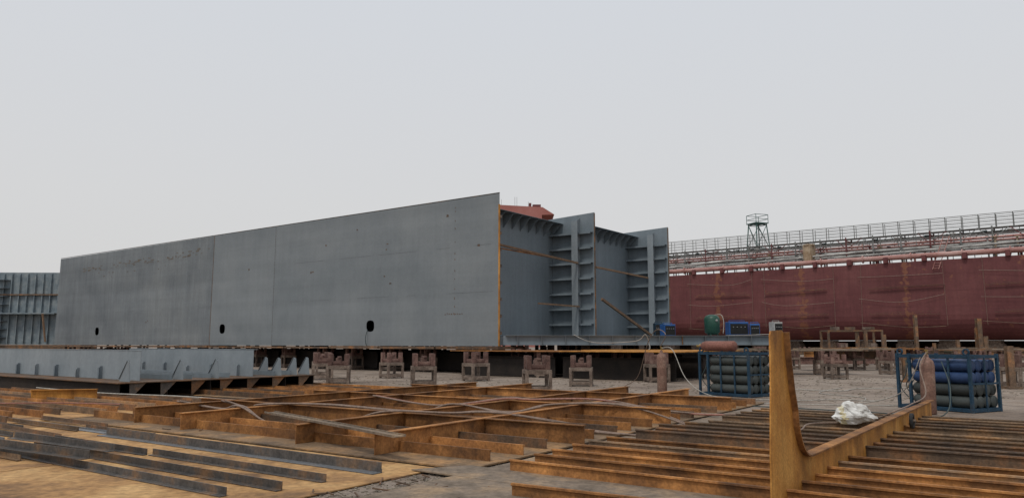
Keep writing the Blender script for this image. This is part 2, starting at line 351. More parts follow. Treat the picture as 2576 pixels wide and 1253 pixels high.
for x,y,l,w,r,mt in((14.3,36.2,4.6,1.8,.05,'dustplate'),(18.6,41.5,5.4,1.6,.1,'dustplate'),(11.8,36.4,2.4,1.2,-.1,'dustplate'),(23.2,36.9,3.8,1.6,.15,'rustdark'),(26.5,42,4.6,1.8,.1,'dustplate'),(22,45.6,5.6,1.6,.05,'rust'),(29.8,46,4.4,1.6,.1,'rustdark')):
    m=MB();m.box((x,y,1.15),(l,w,.05),r)
    for i in range(4): m.box((x+R(-.35,.35)*l,y+R(-.3,.3)*w,1.15+.06),(R(.3,1.2),R(.08,.2),.07),r+R(-.4,.4))
    m.obj('steel_plate',mt,None,'brown steel plate with offcuts resting on support stands','steel plate','plates laid on stands')
# ------------------------------------------------------------------ far left block
lb=thing('hull_block',(-55,72,1.3),'old grey-blue ship block with ribs and a horizontal shelf','ship block')
LB=Fr((-44.2,72.5),(-1,.02),(0,1))
m=MB();m.slab([LB(0,0,1.35),LB(30,0,1.35),LB(30,0,8.5),LB(0,0,8.35)],(0,.03,0));m.obj('shell_plate','primerpatch',lb)
for i in range(30):
    a=.2+i*.78
    if 5.0<a<5.5: continue
    m=MB();m.slab([LB(a,-.02,1.4),LB(a,-.2,1.4),LB(a,-.2,8.1),LB(a,-.02,8.3)],LB.a*.02);m.slab([LB(a-.03,-.21,1.4),LB(a+.06,-.21,1.4),LB(a+.06,-.21,8.0),LB(a-.03,-.21,8.0)],(0,.01,0));m.obj('rib','primerpatch',lb)
for z,dp in((4.35,.9),(6.2,.24)):
    m=MB();m.slab([LB(0,-.02,z),LB(28,-.02,z),LB(28,-dp,z),LB(0,-dp,z)],(0,0,.03));m.slab([LB(0,-dp,z-.08),LB(28,-dp,z-.08),LB(28,-dp,z+.04),LB(0,-dp,z+.04)],(0,-.02,0));m.obj('shelf','primerpatch' if z!=6.2 else 'rustdark',lb)
for z in [2+.8*i for i in range(8)]:
    m=MB();m.slab([LB(5.1,-.02,z),LB(6.3,-.02,z),LB(6.3,-.7,z),LB(5.3,-.7,z)],(0,0,.04));m.obj('end_bracket','primerin',lb)
m=MB();m.bar(LB(1.0,-1.1,4.3),LB(.4,-1.3,1.6),.15,.1);m.obj('prop_plank','wood',lb)
m=MB();m.box((-55,74,.66),(26,3,1.3));
m.obj('steel_cribbing','rustdark',None,'dark rusty cribbing under the old grey block','steel cribbing')
# ------------------------------------------------------------------ red ship
S=Fr((25.5,119),(.789,-.614),(-.614,-.789))
def hullmat():
    m=mk('maroon_hull',(.105,.032,.034),(.135,.044,.045),(.165,.06,.058),scale=.18,rough=.65,bump=.03,streak=.14,band=.08,fine=4,finev=.1)  # maroon desaturated to carry distance haze in the base colour
    nt=m.node_tree;N=nt.nodes;L=nt.links;b=N['Principled BSDF'];prev=b.inputs['Base Color'].links[0].from_socket
    g=N.new('ShaderNodeNewGeometry');d=N.new('ShaderNodeVectorMath');d.operation='DOT_PRODUCT';d.inputs[1].default_value=S.a;L.new(g.outputs['Position'],d.inputs[0])
    k0=S.o.dot(S.a)
    n=N.new('ShaderNodeTexNoise');n.inputs['Scale'].default_value=1.6;n.inputs['Detail'].default_value=9;L.new(g.outputs['Position'],n.inputs['Vector'])
    tot=None
    for k in(8.0,20.6,34.0,47.5):
        s1=N.new('ShaderNodeMath');s1.operation='SUBTRACT';L.new(d.outputs['Value'],s1.inputs[0]);s1.inputs[1].default_value=k0+k
        s2=N.new('ShaderNodeMath');s2.operation='ABSOLUTE';L.new(s1.outputs[0],s2.inputs[0])
        s3=N.new('ShaderNodeMapRange');L.new(s2.outputs[0],s3.inputs[0]);s3.inputs[1].default_value=0;s3.inputs[2].default_value=1.1;s3.inputs[3].default_value=.24;s3.inputs[4].default_value=0
        if tot is None: tot=s3.outputs[0]
        else:
            ad=N.new('ShaderNodeMath');ad.operation='ADD';L.new(tot,ad.inputs[0]);L.new(s3.outputs[0],ad.inputs[1]);tot=ad.outputs[0]
    ad=N.new('ShaderNodeMath');ad.operation='ADD';L.new(tot,ad.inputs[0]);L.new(n.outputs['Fac'],ad.inputs[1])
    mr=N.new('ShaderNodeMapRange');L.new(ad.outputs[0],mr.inputs[0]);mr.inputs[1].default_value=.65;mr.inputs[2].default_value=.73;mr.inputs[3].default_value=0;mr.inputs[4].default_value=.75
    mx=N.new('ShaderNodeMixRGB');L.new(mr.outputs[0],mx.inputs[0]);L.new(prev,mx.inputs[1]);mx.inputs[2].default_value=(.22,.09,.05,1)
    L.new(mx.outputs[0],b.inputs['Base Color']);return m
hm=hullmat()
ship=thing('ship',S(20,-8,0),'maroon red tanker hull with deck piping and railings, on keel blocks','ship')
prof=[(-20,1.9),(-3.2,1.9)]+[(-3.2+3.2*math.sin(t),5.1-3.2*math.cos(t)) for t in[math.pi/2*i/8 for i in range(1,9)]]+[(0,12.2),(-20,12.2)]
m=MB();n=len(prof)
ks=[-32+4*i for i in range(33)]
vs=[];
for k in ks: vs+=[S(k,o,z) for o,z in prof]
fs=[(j*n+i,j*n+(i+1)%n,(j+1)*n+(i+1)%n,(j+1)*n+i) for j in range(len(ks)-1) for i in range(n)]+[tuple(range(n)),tuple(range((len(ks)-1)*n,len(ks)*n))]
m.add(vs,fs);m.obj('hull',[hm],ship)
for z in(10.3,8.2,6.2):
    m=MB();m.slab([S(-30,.002,z),S(95,.002,z),S(95,.002,z+.03),S(-30,.002,z+.03)],S.b*.01);m.obj('hull_seam','hullred_part',ship)
def pipe(o,z,r,mt,k0=-30,k1=95,name='deck_pipe',fl=True,rise=0):
    m=MB();m.cyl(S(k0,o,z),S(k1,o,z+rise),r,10)
    if fl:
        k=k0+R(0,5)
        while k<k1: zz=z+rise*(k-k0)/(k1-k0);m.cyl(S(k,o,zz),S(k+.15,o,zz),r*1.5,10);k+=R(5,8)
    m.obj(name,mt,ship)
pipe(-.25,12.9,.36,'pink',name='edge_pipe')
for a in((-1.6,13.6,.16,'whitepipe'),(-2.2,14.15,.25,'whitepipe'),(-3,14.65,.14,'pink'),(-3.6,15.1,.2,'pink'),(-4.2,15.6,.15,'whitepipe'),(-1.2,13.25,.12,'rail'),(-5.2,16.0,.14,'rail'),(-2.8,13.9,.12,'rail'),(-4.9,14.8,.2,'pink'),(-5.6,15.4,.13,'rail'),(-6.5,16.7,.12,'whitepipe')): pipe(*a)
for k0,k1,z0_,r_ in((-14,10,13.0,1.2),(4,30,13.3,.8),(25,58,13.4,.9)): pipe(-1.0,z0_,.14,'whitepipe',k0,k1,rise=r_)
for i in range(26):
    k=-28+i*4.6
    m=MB();m.box(S(k,.12,12.55),(.5,.5,.75),.66);m.obj('fairlead_bracket','hullred_part',ship)
for i in range(34):
    k=-26+i*3.5
    m=MB()
    for o in(-1.5,-4.6): m.bar(S(k,o,12.2),S(k,o,16.3),.14,.14)
    for z in(13.35,14.4,15.85): m.bar(S(k,-1.2,z),S(k,-5.4,z),.12,.12)
    m.bar(S(k,-1.5,14.6),S(k+1.7,-3.4,16.3),.08,.08);m.bar(S(k,-1.5,14.6),S(k-1.7,-3.4,16.3),.08,.08)
    m.obj('pipe_trestle','rail' if i%3 else 'hullred_part',ship)
m=MB();m.slab([S(-26,-3.6,16.3),S(95,-3.6,16.3),S(95,-4.8,16.3),S(-26,-4.8,16.3)],(0,0,.12));m.obj('catwalk','rail',ship)
def railing(o,z0,z1,k0,k1,nr,st_=1.9,r=.035):
    m=MB()
    for i in range(nr): 
        z=z0+(z1-z0)*(i+1)/nr;m.bar(S(k0,o,z),S(k1,o,z),r*1.6,r*1.6)
    k=k0
    while k<k1: m.bar(S(k,o,z0),S(k,o,z1),r*1.8,r*1.8);k+=st_
    m.obj('railing','rail',ship)
railing(-3.6,16.4,18.2,-26,49.5,4,r=.045);railing(-4.8,16.4,18.2,-26,49.5,4)
railing(-9,15.2,16.9,-20,60,3);railing(-.7,12.2,13.5,-30,95,2,2.4);railing(-2.4,14.6,16.0,-22,40,3,2.2)
for i in range(18):
    k=-10+i*3.3+R(-.4,.4)
    m=MB();c=S(k,-3.5,16.0);m.lathe(c+Vector((0,0,-.35)),(0,0,1),[(0,.05),(.15,.28),(.35,.34),(.4,0)],8);m.obj('lamp_bracket','whitepipe' if i%2 else 'hosedark',ship)
for i in range(46):
    k=R(-8,58);o=R(-1.2,-3);z=12.2
    m=MB();h=R(1.1,2.8);m.cyl(S(k,o,z),S(k,o,z+h),R(.08,.16),8);m.cyl(S(k,o,z+h),S(k,o,z+h+.08),R(.25,.4),10)
    m.cyl(S(k,o,z+h*.5),S(k+R(-.8,.8),o-.6,z+h*.5),.13,8)
    m.obj('valve',random.choice(['whitepipe','rail','pink','hullred_part','beige']),ship)
m=MB();m.box(S(21.5,-1.2,14.3),(1.3,1.2,2.4),.66);m.cyl(S(21.5,-1.2,15.5),S(21.5,-1.2,15.7),.8,12);m.obj('deck_locker','beige',ship)
m=MB();m.bar(S(37.3,.3,11.0),S(38.6,-1.2,15.4),.05,.08);m.bar(S(38,.3,11.0),S(39.3,-1.2,15.4),.05,.08)
for i in range(14): t=(i+.5)/14;m.bar(S(37.3,.3,11.0).lerp(S(38.6,-1.2,15.4),t),S(38,.3,11.0).lerp(S(39.3,-1.2,15.4),t),.04,.04)
m.obj('ladder','pink',ship)
for k0,k1 in((3.5,13.4),(15.2,25),(28.6,38.4),(42.8,54)):
    e=thing('hanging_scaffold',S(k0,.5,5),'rusty plank staging hung by ropes on the maroon hull','scaffold','hanging scaffolds on the hull')
    for z in(8.7,5.3):
        m=MB();a=k0+R(0,1);b=k1+R(-1,.5);m.bar(S(a,.25,z),S(b,.25,z+R(-.1,.3)),.16,.04);m.bar(S(a+.5,.4,z+.22),S(b-.3,.4,z+.3),.03,.03)
        k=a
        while k<b: m.bar(S(k,.38,z),S(k,.38,z+.26),.025,.025);k+=.9
        m.obj('plank','rustdark',e)
    for z in(10.4,7.2,3.7):
        m=MB();t0=R(-.1,.6);t1=R(-.1,.6);mid=R(.3,.7);m.tube(smooth([S(k0-.4,.3,z+t0),S(k0+(k1-k0)*mid,.35,z-R(0,.35)),S(k1,.3,z+t1)],8),.024,5);m.obj('rope','rope' if z>4 else 'dustplate',e)
    for k in(k0,k1):
        m=MB();m.tube([S(k,.15,12.4),S(k+R(-.2,.2),.3,3.7)],.022,5);m.obj('hanger_rope','hose',e)
for i in range(16):
    k=-12+i*5
    m=MB();m.box(S(k,-4,.7),(1.3,2.4,1.4),.66);m.box(S(k,-4,1.62),(1.2,2.0,.44),.66);m.obj('keel_block','standlow',None,'stacked concrete and timber keel block under the ship','keel block','keel blocks under the ship')
m=MB();m.bar(S(-30,-14,.9),S(95,-14,.9),.3,1.8);m.obj('dock_sill','rustdark',None,'long dark sill beam under the ship','sill beam')
# green tower
tw=thing('lookout_tower',(39,116.1,12.2),'green steel lookout tower with railed platform on the ship deck','tower')
c=Vector((39,116.1,0))
rz=Matrix.Rotation(.35,3,'Z')
def T(x,y,z): return c+rz@Vector((x,y,0))+Vector((0,0,z))
m=MB()
for sx in(-1,1):
    for sy in(-1,1): m.bar(T(1.5*sx,1.5*sy,12.2),T(.95*sx,.95*sy,20.2),.16,.16)
for z0,z1 in((12.2,16.2),(16.2,20.0)):
    for sgn in(-1,1):
        w0=1.5-.55*(z0-12.2)/8;w1=1.5-.55*(z1-12.2)/8
        m.bar(T(-w0,sgn*w0,z0),T(w1,sgn*w1,z1),.07,.07);m.bar(T(w0,sgn*w0,z0),T(-w1,sgn*w1,z1),.07,.07)
        m.bar(T(sgn*w0,-w0,z0),T(sgn*w1,w1,z1),.07,.07);m.bar(T(-w1,sgn*w1,z1),T(w1,sgn*w1,z1),.1,.1);m.bar(T(sgn*w1,-w1,z1),T(sgn*w1,w1,z1),.1,.1)
m.obj('tower_frame','green',tw)
m=MB();m.box(T(0,0,20.25),(2.4,2.4,.12),.35);m.obj('platform','green',tw)
m=MB()
for z in(20.9,21.6):
    for s_ in(-1.15,1.15): m.bar(T(-1.15,s_,z),T(1.15,s_,z),.07,.07);m.bar(T(s_,-1.15,z),T(s_,1.15,z),.07,.07)
for x in(-1.15,1.15):
    for y in(-1.15,1.15): m.bar(T(x,y,20.3),T(x,y,21.6),.07,.07)
m.obj('railing','green',tw)
# red block behind
rb=thing('ship_section',(-1,88,0),'pale red primed ship deck section behind the grey block','ship section')
m=MB();X0=-4.6;X1=5.1
ring=[(X0,1),(X1-1.5,1),(X1-1.5,16.8),(X1,16.85),(X1-1.4,17.75),(X0,18.2)]
m.add([(x,88,z) for x,z in ring]+[(x,104,z) for x,z in ring],[(5,4,3,2,1,0),(6,7,8,9,10,11)]+[(i,(i+1)%6,6+(i+1)%6,6+i) for i in range(6)]);m.obj('hull_shell','redplate',rb)
m=MB();m.box((3.0,89,17.95),(1.0,1.2,.4));m.box((2.2,89,18.05),(.3,1.0,.6));m.obj('deck_fitting','hullred_part',rb)
for x,h in((-3.2,.4),(-1.3,.8),(.35,1.1),(.6,1.1),(2.0,.5)):
    m=MB();m.bar((x,89,17.9),(x,89,18.1+h),.035,.035);m.obj('antenna_post','rail',rb)
# ------------------------------------------------------------------ equipment on grey bottom panel
e=thing('air_tank',(10.9,40.5,1.85),'dark green upright compressed air tank on grey panel','air tank')
m=MB();m.lathe((10.9,40.5,1.95),(0,0,1),[(0,0),(.0,.25),(.12,.40),(.85,.42),(1.0,.34),(1.08,.15),(1.09,0)],20);m.obj('tank_body','tankgreen',e)
m=MB()
for i in range(3): t=i*2.09;m.box((10.9+.3*math.cos(t),40.5+.3*math.sin(t),1.95),(.06,.06,.2))
m.obj('leg','tankgreen',e)
m=MB();m.tube(smooth([(11.0,40.3,3.0),(11.3,40.1,3.0),(11.4,40.0,2.6),(11.35,40,2.0)]),.02);m.obj('pipe','hosewhite',e)
m=MB();m.lathe((11.05,40.1,2.7),(0,-1,0),[(0,.07),(.03,.07),(.03,0)],10);m.obj('gauge','whitepipe',e)
def welder(x,y,w,h,rz,name,label,mt='bluebox'):
    e=thing(name,(x,y,1.86),label,'machine',rz=rz)
    m=MB();m.box((0,0,h/2+.06),(w,.6,h));m.obj('casing',mt,e,local=True,bev=.02)
    m=MB();m.box((0,-.305,h*.55),(w*.9,.02,h*.8));m.obj('front_panel','black',e,local=True)
    for i in range(4):
        m=MB();m.cyl((-w*.3+i*w*.2,-.31,h*.7),(-w*.3+i*w*.2,-.34,h*.7),.03,10);m.obj('dial','rail',e,local=True)
    m=MB()
    for s_ in(-1,1):m.bar((s_*w*.4,0,h+.06),(s_*w*.4,0,h+.14),.03,.03)
    m.bar((-w*.4,0,h+.14),(w*.4,0,h+.14),.03,.03);m.obj('handle',mt,e,local=True)
welder(12.4,41,1.1,.72,.1,'welding_machine','blue welding machine with dark front panel on grey panel')
welder(13.3,40.8,.5,.62,-.2,'welding_machine','small blue welding machine beside a larger one')
welder(9.1,43.5,.7,.66,.3,'welding_machine','bright blue welding machine beside the grey wall')
welder(8.75,44.5,.5,.75,0,'welding_machine','grey blue power box beside the grey wall','blue')
welder(14.9,42,.5,.75,.2,'control_box','pale grey control box standing on panel edge','whitepipe')
# ------------------------------------------------------------------ gas racks
def rack(loc,rz,rows,label):
    e=thing('gas_cylinder_rack',loc,label,'cylinder rack','gas cylinder racks',rz)
    L_=1.38;Dp=1.04;H=1.2
    m=MB()
    for x in(0,L_,L_+.3):
        for y in(0,-Dp): m.box((x,y,H/2+.03),(.06,.06,H+.06))
    for x in(.47,.94):
        m.box((x,.0,H/2+.03),(.045,.02,H));m.box((x,-Dp,H/2+.03),(.045,.02,H));m.box((x,-Dp/2,H+.02),(.045,Dp,.03))
    for z in(.05,H):
        for y in(0,-Dp): m.box((L_/2+.15,y,z),(L_+.3,.045,.07))
    for x in(0,L_,L_+.3):
        for z in(.05,H): m.box((x,-Dp/2,z),(.05,Dp,.07))
    m.box((-.02,-Dp/2,.62),(.02,Dp,.04));m.box((-.02,-Dp*.5,H/2),(.02,.04,H))
    m.box((L_/2,-Dp/2,.075),(L_,Dp-.04,.03))
    for x in(.05,L_+.22): m.lathe((x,.0,H+.1),(0,1,0),[(-.01,.08),(.02,.08),(.02,.045),(-.01,.045),(-.01,.08)],12)
    m.obj('frame','blue',e,local=True)
    for r,mt in enumerate(rows):
        for c in range(4):
            y=-.15-c*.25;z=.22+r*.262
            m=MB();x0=.02+R(0,.02);m.lathe((x0,y,z),(1,0,0),[(0,0),(.0,.10),(.003,.105)],20);m.lathe((x0,y,z),(1,0,0),[(.003,.105),(.012,.122),(.02,.13)],20);m.lathe((x0,y,z),(1,0,0),[(.02,.13),(1.28,.13)],20);m.lathe((x0,y,z),(1,0,0),[(1.28,.13),(1.33,.10),(1.37,.045),(1.38,.035),(1.42,.035),(1.42,0)],20);m.obj('gas_cylinder',mt,e,local=True)
            m=MB();m.cyl((x0+1.42,y,z),(x0+1.52,y,z),.018,8);m.cyl((x0+1.47,y,z),(x0+1.47,y,z+.07),.02,8);m.obj('valve','brass',e,local=True)
    for i in range(4):
        m=MB();m.tube(smooth([(L_+.14,-.1-i*.22,.25),(L_+.28,-.05-i*.2,.5),(L_+.2,-.15-i*.2,.8),(L_+.28,-.3,1.1)]),.012);m.obj('manifold_hose','hosedark',e,local=True)
    return e
rack((6.54,20.7,.0),math.atan2(.8,-.6),['cylgrey','cylgrey','cylgrey','cylgrey'],'blue steel rack packed with olive-grey gas cylinders')
rack((9.9,16.2,.0),math.atan2(.88,-.47),['cylgrey','cylgrey','cylblue','cylblue'],'blue steel rack of gas cylinders, upper rows blue')
cylprof=[(0,0),(0,.13),(.03,.145),(1.05,.145),(1.15,.12),(1.21,.05),(1.24,.04),(1.28,.04),(1.28,0)]
def gascyl(loc,axis,mt,label,s_=1,hl=0):
    e=thing('gas_cylinder',loc,label,'gas cylinder');p=Vector(loc);ax=Vector(axis).normalized()
    m=MB();m.lathe(p,ax,[(h*s_,r) for h,r in cylprof],20);m.obj('cylinder_body',mt,e)
    m=MB();q=p+ax*1.28*s_;m.cyl(q,q+ax*.09,.022,8);o=ax.orthogonal().normalized();m.cyl(q+ax*.05,q+ax*.05+o*.09,.018,8);m.cyl(q+ax*.09,q+ax*.11,.04,8);m.obj('valve','brass',e)
    return e
gascyl((4.52,22.6,0),(0,0,1),'cylbrown','brown gas cylinder standing upright with hose attached')
gascyl((8.85,16.0,0),(.02,.0,1),'cylbrown','dusty brown gas cylinder standing beside blue rack',.98)
gascyl((6.3,21.1,1.41),(-.6,.8,0),'cylred','red-brown gas cylinder lying on top of rack',.95)
# ------------------------------------------------------------------ rust panels
bulb=[(-.007,0),(.007,0),(.007,.105),(.032,.118),(.030,.138),(-.007,.138)]
tee=[(-.007,0),(.007,0),(.007,.268),(.06,.268),(.06,.284),(-.06,.284),(-.06,.268),(-.007,.268)]
def panel(F,label,rows,plate,girders,crosses,smat,pmat,gmat):
    e=thing('stiffened_panel',F(0,0,0),label,'steel panel')
    m=MB();m.slab([F(plate[0],plate[2],.02),F(plate[1],plate[2],.02),F(plate[1],plate[3],.02),F(plate[0],plate[3],.02)],(0,0,.018));m.obj('base_plate',pmat,e)
    for (n,d0,d1) in rows:
        m=MB();h=R(.93,1.03);m.ext(F(d0,n,.038),F(d1,n+R(-.03,.03),.038),[(x,z*h) for x,z in bulb]);m.obj('stiffener',smat(n),e)
    for (d,n0,n1) in girders:
        m=MB();m.ext(F(d,n0,.038),F(d+.25,n1,.038),tee);m.obj('girder',gmat,e,bev=.003)
    for (n,d0,d1) in crosses:
        m=MB();m.ext(F(d0,n,.037),F(d1,n,.037),[(x,z*.985) for x,z in tee]);m.obj('cross_girder',gmat,e,bev=.003)
    return e
F1=Fr((-.24,9.4),D1,N1)
rows=[]
for i in range(17):
    n=.05+i*.66
    if i in(3,8,13): continue
    rows.append((n,0+R(-.05,.1),9.6+R(-.2,.6)))
panel(F1,'rusty stiffened grillage panel with tall crossing T girders',rows,(-.05,10,-.55,11.4),[(1.62,-.42,11.2),(3.35,-.3,11.2),(6.4,-.25,11),(8.15,-.1,10.6)],[(2.05,-.15,9.4),(5.33,-.1,9.6),(8.7,-.1,9.3)],lambda n:'rust' if random.random()<.7 else 'rustdark','rustpanel','rust')
F3=Fr((-8.95,15.3),D1,N1)
rows=[(-3.2+i*.45,R(-.3,.4)-(.9 if i%4==0 else 0),R(8,11)) for i in range(15)]
panel(F3,'rusty ribbed panel lying flat near the grey girders',rows,(-.6,11,-3.5,4.2),[],[],lambda n:random.choice(['rust','rustdark','rust','bartan']),'rustplate','rust')
F4=Fr((-6.0,19.6),D1,N1)
rows=[(i*.6,R(-1.5,1.0),R(4.5,6.5)) for i in range(8)]
panel(F4,'low dark ribbed steel panel lying on the ground',rows,(-1.2,6,-.3,4.6),[],[],lambda n:random.choice(['rust','rustdark']),'rustpanel','rust')
F2=Fr((-.08,8.87),(.82,-.57),N1)
rows=[]
for i in range(18):
    n=i*.5
    if i in(6,12): continue
    rows.append((n,R(-.12,.12)+.03*i*(i>9),10.2+R(-.2,.8)+(n>6)*1.0))
for i in range(1,5): rows.append((-.5*i,3.7,10.5))
panel(F2,'wide dark rusty panel of parallel stiffener bars',rows,(-.25,11.2,-2.4,8.9),[],[],lambda n:random.choice(['bartan','bartan','rustdark','rust']),'dustplate','rust')
# L-shaped end girder with upright
gd=thing('bracket_girder',(2.36,6.8,0),'orange rusty T girder with tall curved upright end','steel girder')
G=Fr((2.36,6.8),(.59,.807),(-.807,.59))
z0=.18
curve=[(.40,1.60),(.43,1.35),(.50,1.05),(.58,.85)]
for i in range(1,11):
    t=math.pi/2*i/10;curve.append((.58+.46*(1-math.cos(t)),.85-.475*math.sin(t)))
curve+= [(1.6,.372),(10.1,.36)]
poly=[(-.16,z0-.16),(-.13,.5),(-.03,1.2),(-.005,1.57),(.03,1.61),(.36,1.62)]+curve+[(10.1,z0-.16),(1.0,z0-.16)]
m=MB();m.slab([G(a,0,z) for a,z in poly],G.b*.014);m.obj('web','rustbright',gd,label='bright orange rusted web plate')
m=MB()
for i in range(len(curve)-1):
    (a0,zz0),(a1,zz1)=curve[i],curve[i+1]
    d=Vector((a1-a0,zz1-zz0)).normalized();nx,nz=-d.y,d.x
    vs=[]
    for (a,z) in((a0,zz0),(a1,zz1)):
        for s_ in(-.055,.07):
            vs+= [G(a,s_,z),G(a+nx*.018,s_,z+nz*.018)]
    m.add(vs,[(0,1,3,2),(4,6,7,5),(0,4,5,1),(2,3,7,6),(0,2,6,4),(1,5,7,3)])
m.obj('flange','rust',gd)
m=MB()
for dx,dz,l,r in((0,0,.10,.6),(.05,-.02,.10,-.5),(.02,.06,.09,0),(.02,-.04,.13,1.57),(.05,.06,.07,.8),(-.02,-.07,.07,-.9)):
    c0=G(.18+dx,.0155,1.36+dz);v=G.a*math.cos(r)*l/2+Vector((0,0,math.sin(r)*l/2));m.bar(c0-v,c0+v,.002,.006)
m.obj('chalk_mark','chalk',gd)
e=thing('hand_wheel',(6.35,12.0,.2),'small black rimmed wheel leaning against rusty girder','wheel')
c=G(6.7,-.13,.26)
m=MB();m.lathe(c,-G.b,[(-.02,.075),(-.02,.12),(0,.125),(.03,.12),(.03,.075),(-.02,.075)],20);m.obj('rim','rubber',e)
m=MB();m.cyl(c+G.b*.03,c-G.b*.06,.03,10)
for i in range(4):
    t=i*math.pi/4;v=(G.a*math.cos(t)+Vector((0,0,1))*math.sin(t))*.09;m.bar(c-v,c+v,.012,.012)
m.obj('hub','mill',e)
# bag
m=MB();rn=36;rg=20
vs=[];bc=Vector((5.72,12.6,.17))
for j in range(rg+1):
    ph=math.pi*j/rg
    for i in range(rn):
        th=2*math.pi*i/rn;d=Vector((math.sin(ph)*math.cos(th),math.sin(ph)*math.sin(th),math.cos(ph)))
        nn=mathutils.noise.noise(d*1.6+Vector((3,1,7)))*.35+abs(mathutils.noise.noise(d*3.5))*.22+abs(mathutils.noise.noise(d*8))*.08
        r=1+nn-.1;sx=.30+.06*(d.z<0)
        z=.15+d.z*r*(.17+.05*(d.x<-.1))
        vs.append(bc+Vector((d.x*r*sx,d.y*r*.22,max(z,-.0))))
fs=[(j*rn+i,j*rn+(i+1)%rn,(j+1)*rn+(i+1)%rn,(j+1)*rn+i) for j in range(rg) for i in range(rn)]
m.add(vs,fs)
for k,f in enumerate(m.f):
    cx=sum(m.v[i].x for i in f)/4-bc.x
    if -.27<cx<-.2: m.m[k]=1
m.obj('sack',['bag','bagprint'],None,'crumpled white woven sack with yellow print lying on steel bars','bag')
# ------------------------------------------------------------------ grey girder assembly at left
gp=thing('grey_girder_panel',(-12,24,.4),'grey primed girder panel with brackets resting on rusty base','ship block part')
Q=Fr((-10.4,19.9),Dv,Nv)
m=MB();m.slab([Q(-.3,-.2,.44),Q(14,-.2,.44),Q(14,6.4,.44),Q(-.3,6.4,.44)],(0,0,.025));m.obj('base_plate','rustdark',gp)
for b in(-.1,1.2,2.5,3.8,5.1,6.2):
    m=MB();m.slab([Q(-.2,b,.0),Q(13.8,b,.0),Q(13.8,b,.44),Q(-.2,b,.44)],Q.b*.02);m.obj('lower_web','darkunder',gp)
for b in(.15,1.0,1.9,2.8,3.7,4.6,5.6):
    m=MB();m.slab([Q(-.203,b,.44),Q(-.203,b+.45,.44),Q(-.203,b+.02,.02)],Q.a*-.02);m.obj('lower_bracket','rustdark' if b>1 else 'mill',gp)
for b,a0,a1,h in((.7,.35,13.4,.82),(4.1,.1,7.8,.82)):
    m=MB();m.slab([Q(a0,b,.47),Q(a1,b,.47),Q(a1,b,.47+h),Q(a0,b,.47+h)],Q.b*.015);m.slab([Q(a0,b-.01,.47+h),Q(a1,b-.01,.47+h),Q(a1,b+.16,.47+h),Q(a0,b+.16,.47+h)],(0,0,.015));m.obj('web_plate','primerlt',gp)
    for i in range(6):
        a=a0+.7+i*1.45
        if a>a1-.2: continue
        m=MB();hh=.36 if i!=2 else .28
        m.slab([Q(a,b-.003,.47),Q(a,b-.10,.47),Q(a,b-.10,.47+hh-.05),Q(a,b-.07,.47+hh),Q(a,b-.003,.47+hh)],Q.a*.02);m.slab([Q(a-.03,b-.11,.48),Q(a+.05,b-.11,.48),Q(a+.05,b-.11,.47+hh-.04),Q(a-.03,b-.11,.47+hh-.04)],Q.b*-.01);m.obj('bracket','primerin' if i%2 else 'primerlt',gp)
for i,(a,b) in enumerate(((-.1,1.7),(-.1,2.8),(-.1,5.0),(-.1,5.6),(-.1,6.1),(1.0,5.3),(-.1,.2))):
    m=MB();m.slab([Q(a,b,.47),Q(a+.6,b+.03,.47),Q(a+.6,b+.03,.53),Q(a+.2,b+.02,1.02),Q(a+.07,b,1.0)],Q.b*.02);m.slab([Q(a+.6,b+.0,.53),Q(a+.2,b+.0,1.02),Q(a+.2,b+.08,1.02),Q(a+.6,b+.08,.53)],(0,0,.012));m.obj('end_bracket','primerlt',gp)
for b in(1.5,2.1,2.7,3.3,4.9,5.5):
    m=MB();m.ext(Q(.1,b,.47),Q(10,b,.47),bulb);m.obj('stiffener','primerin',gp)
m=MB();q=Fr((-11.9,18.6),(.98,.2),(-.2,.98));m.ext(q(0,0,.03),q(1.5,0,.03),[(x,z*1.15) for x,z in tee]);m.obj('girder_offcut','rustbright',None,'short orange rusty T girder offcut lying on panel','steel girder')
# ------------------------------------------------------------------ foreground plates and angle bars
FP=Fr((-1.1,8.74),D1,N1)
for d0,d1,n0,n1,z in((0,4.0,-4.2,.42,.010),(4.03,8.6,-4.2,.42,.010),(8.63,14,-4.2,1.0,.012),(5.4,12,1.05,3.0,.004)):
    m=MB();m.slab([FP(d0,n0,z),FP(d1,n0,z),FP(d1,n1,z),FP(d0,n1,z)],(0,0,.012));m.obj('steel_plate','rustplate',None,'flat orange-brown rusty steel plate lying on the ground','steel plate','flat plates on the ground')
def Lp(h,w,t=.011,flip=1): return [(0,0),(flip*w,0),(flip*w,t),(flip*t,t),(flip*t,h),(0,h)]
def angle(p0,l,h,w,mt,label,dz=.024,flip=1,dirv=D1,tilt=0):
    p0=Vector((p0[0],p0[1],dz));p1=p0+Vector((dirv[0],dirv[1],0)).normalized()*l+Vector((0,0,tilt))
    m=MB();m.ext(p0,p1,Lp(h,w,flip=flip));m.obj('angle_bar',mt,None,label,'steel bar','loose angle bars',bev=.002)
dk='long dark mill-scale steel angle bar lying on rusty plate';bl='pale blue-grey steel angle bar lying on rusty plate'
angle((-2.78,7.45),7.5,.085,.08,'mill',dk,flip=-1)
angle((-2.32,7.72),5.5,.09,.08,'mill',dk,flip=-1)
angle((-1.99,8.18),3.4,.085,.07,'mill',dk,flip=-1)
angle((-4.85,10.1),2.6,.085,.07,'mill',dk,flip=-1)
angle((-1.49,8.74),6.2,.045,.15,'bluesteel',bl,flip=-1)
angle((-1.50,8.72),6.15,.12,.02,'mill',dk,flip=1,dz=.025)
angle((-6.6,12.5),5.5,.04,.14,'bluesteel',bl,flip=-1)
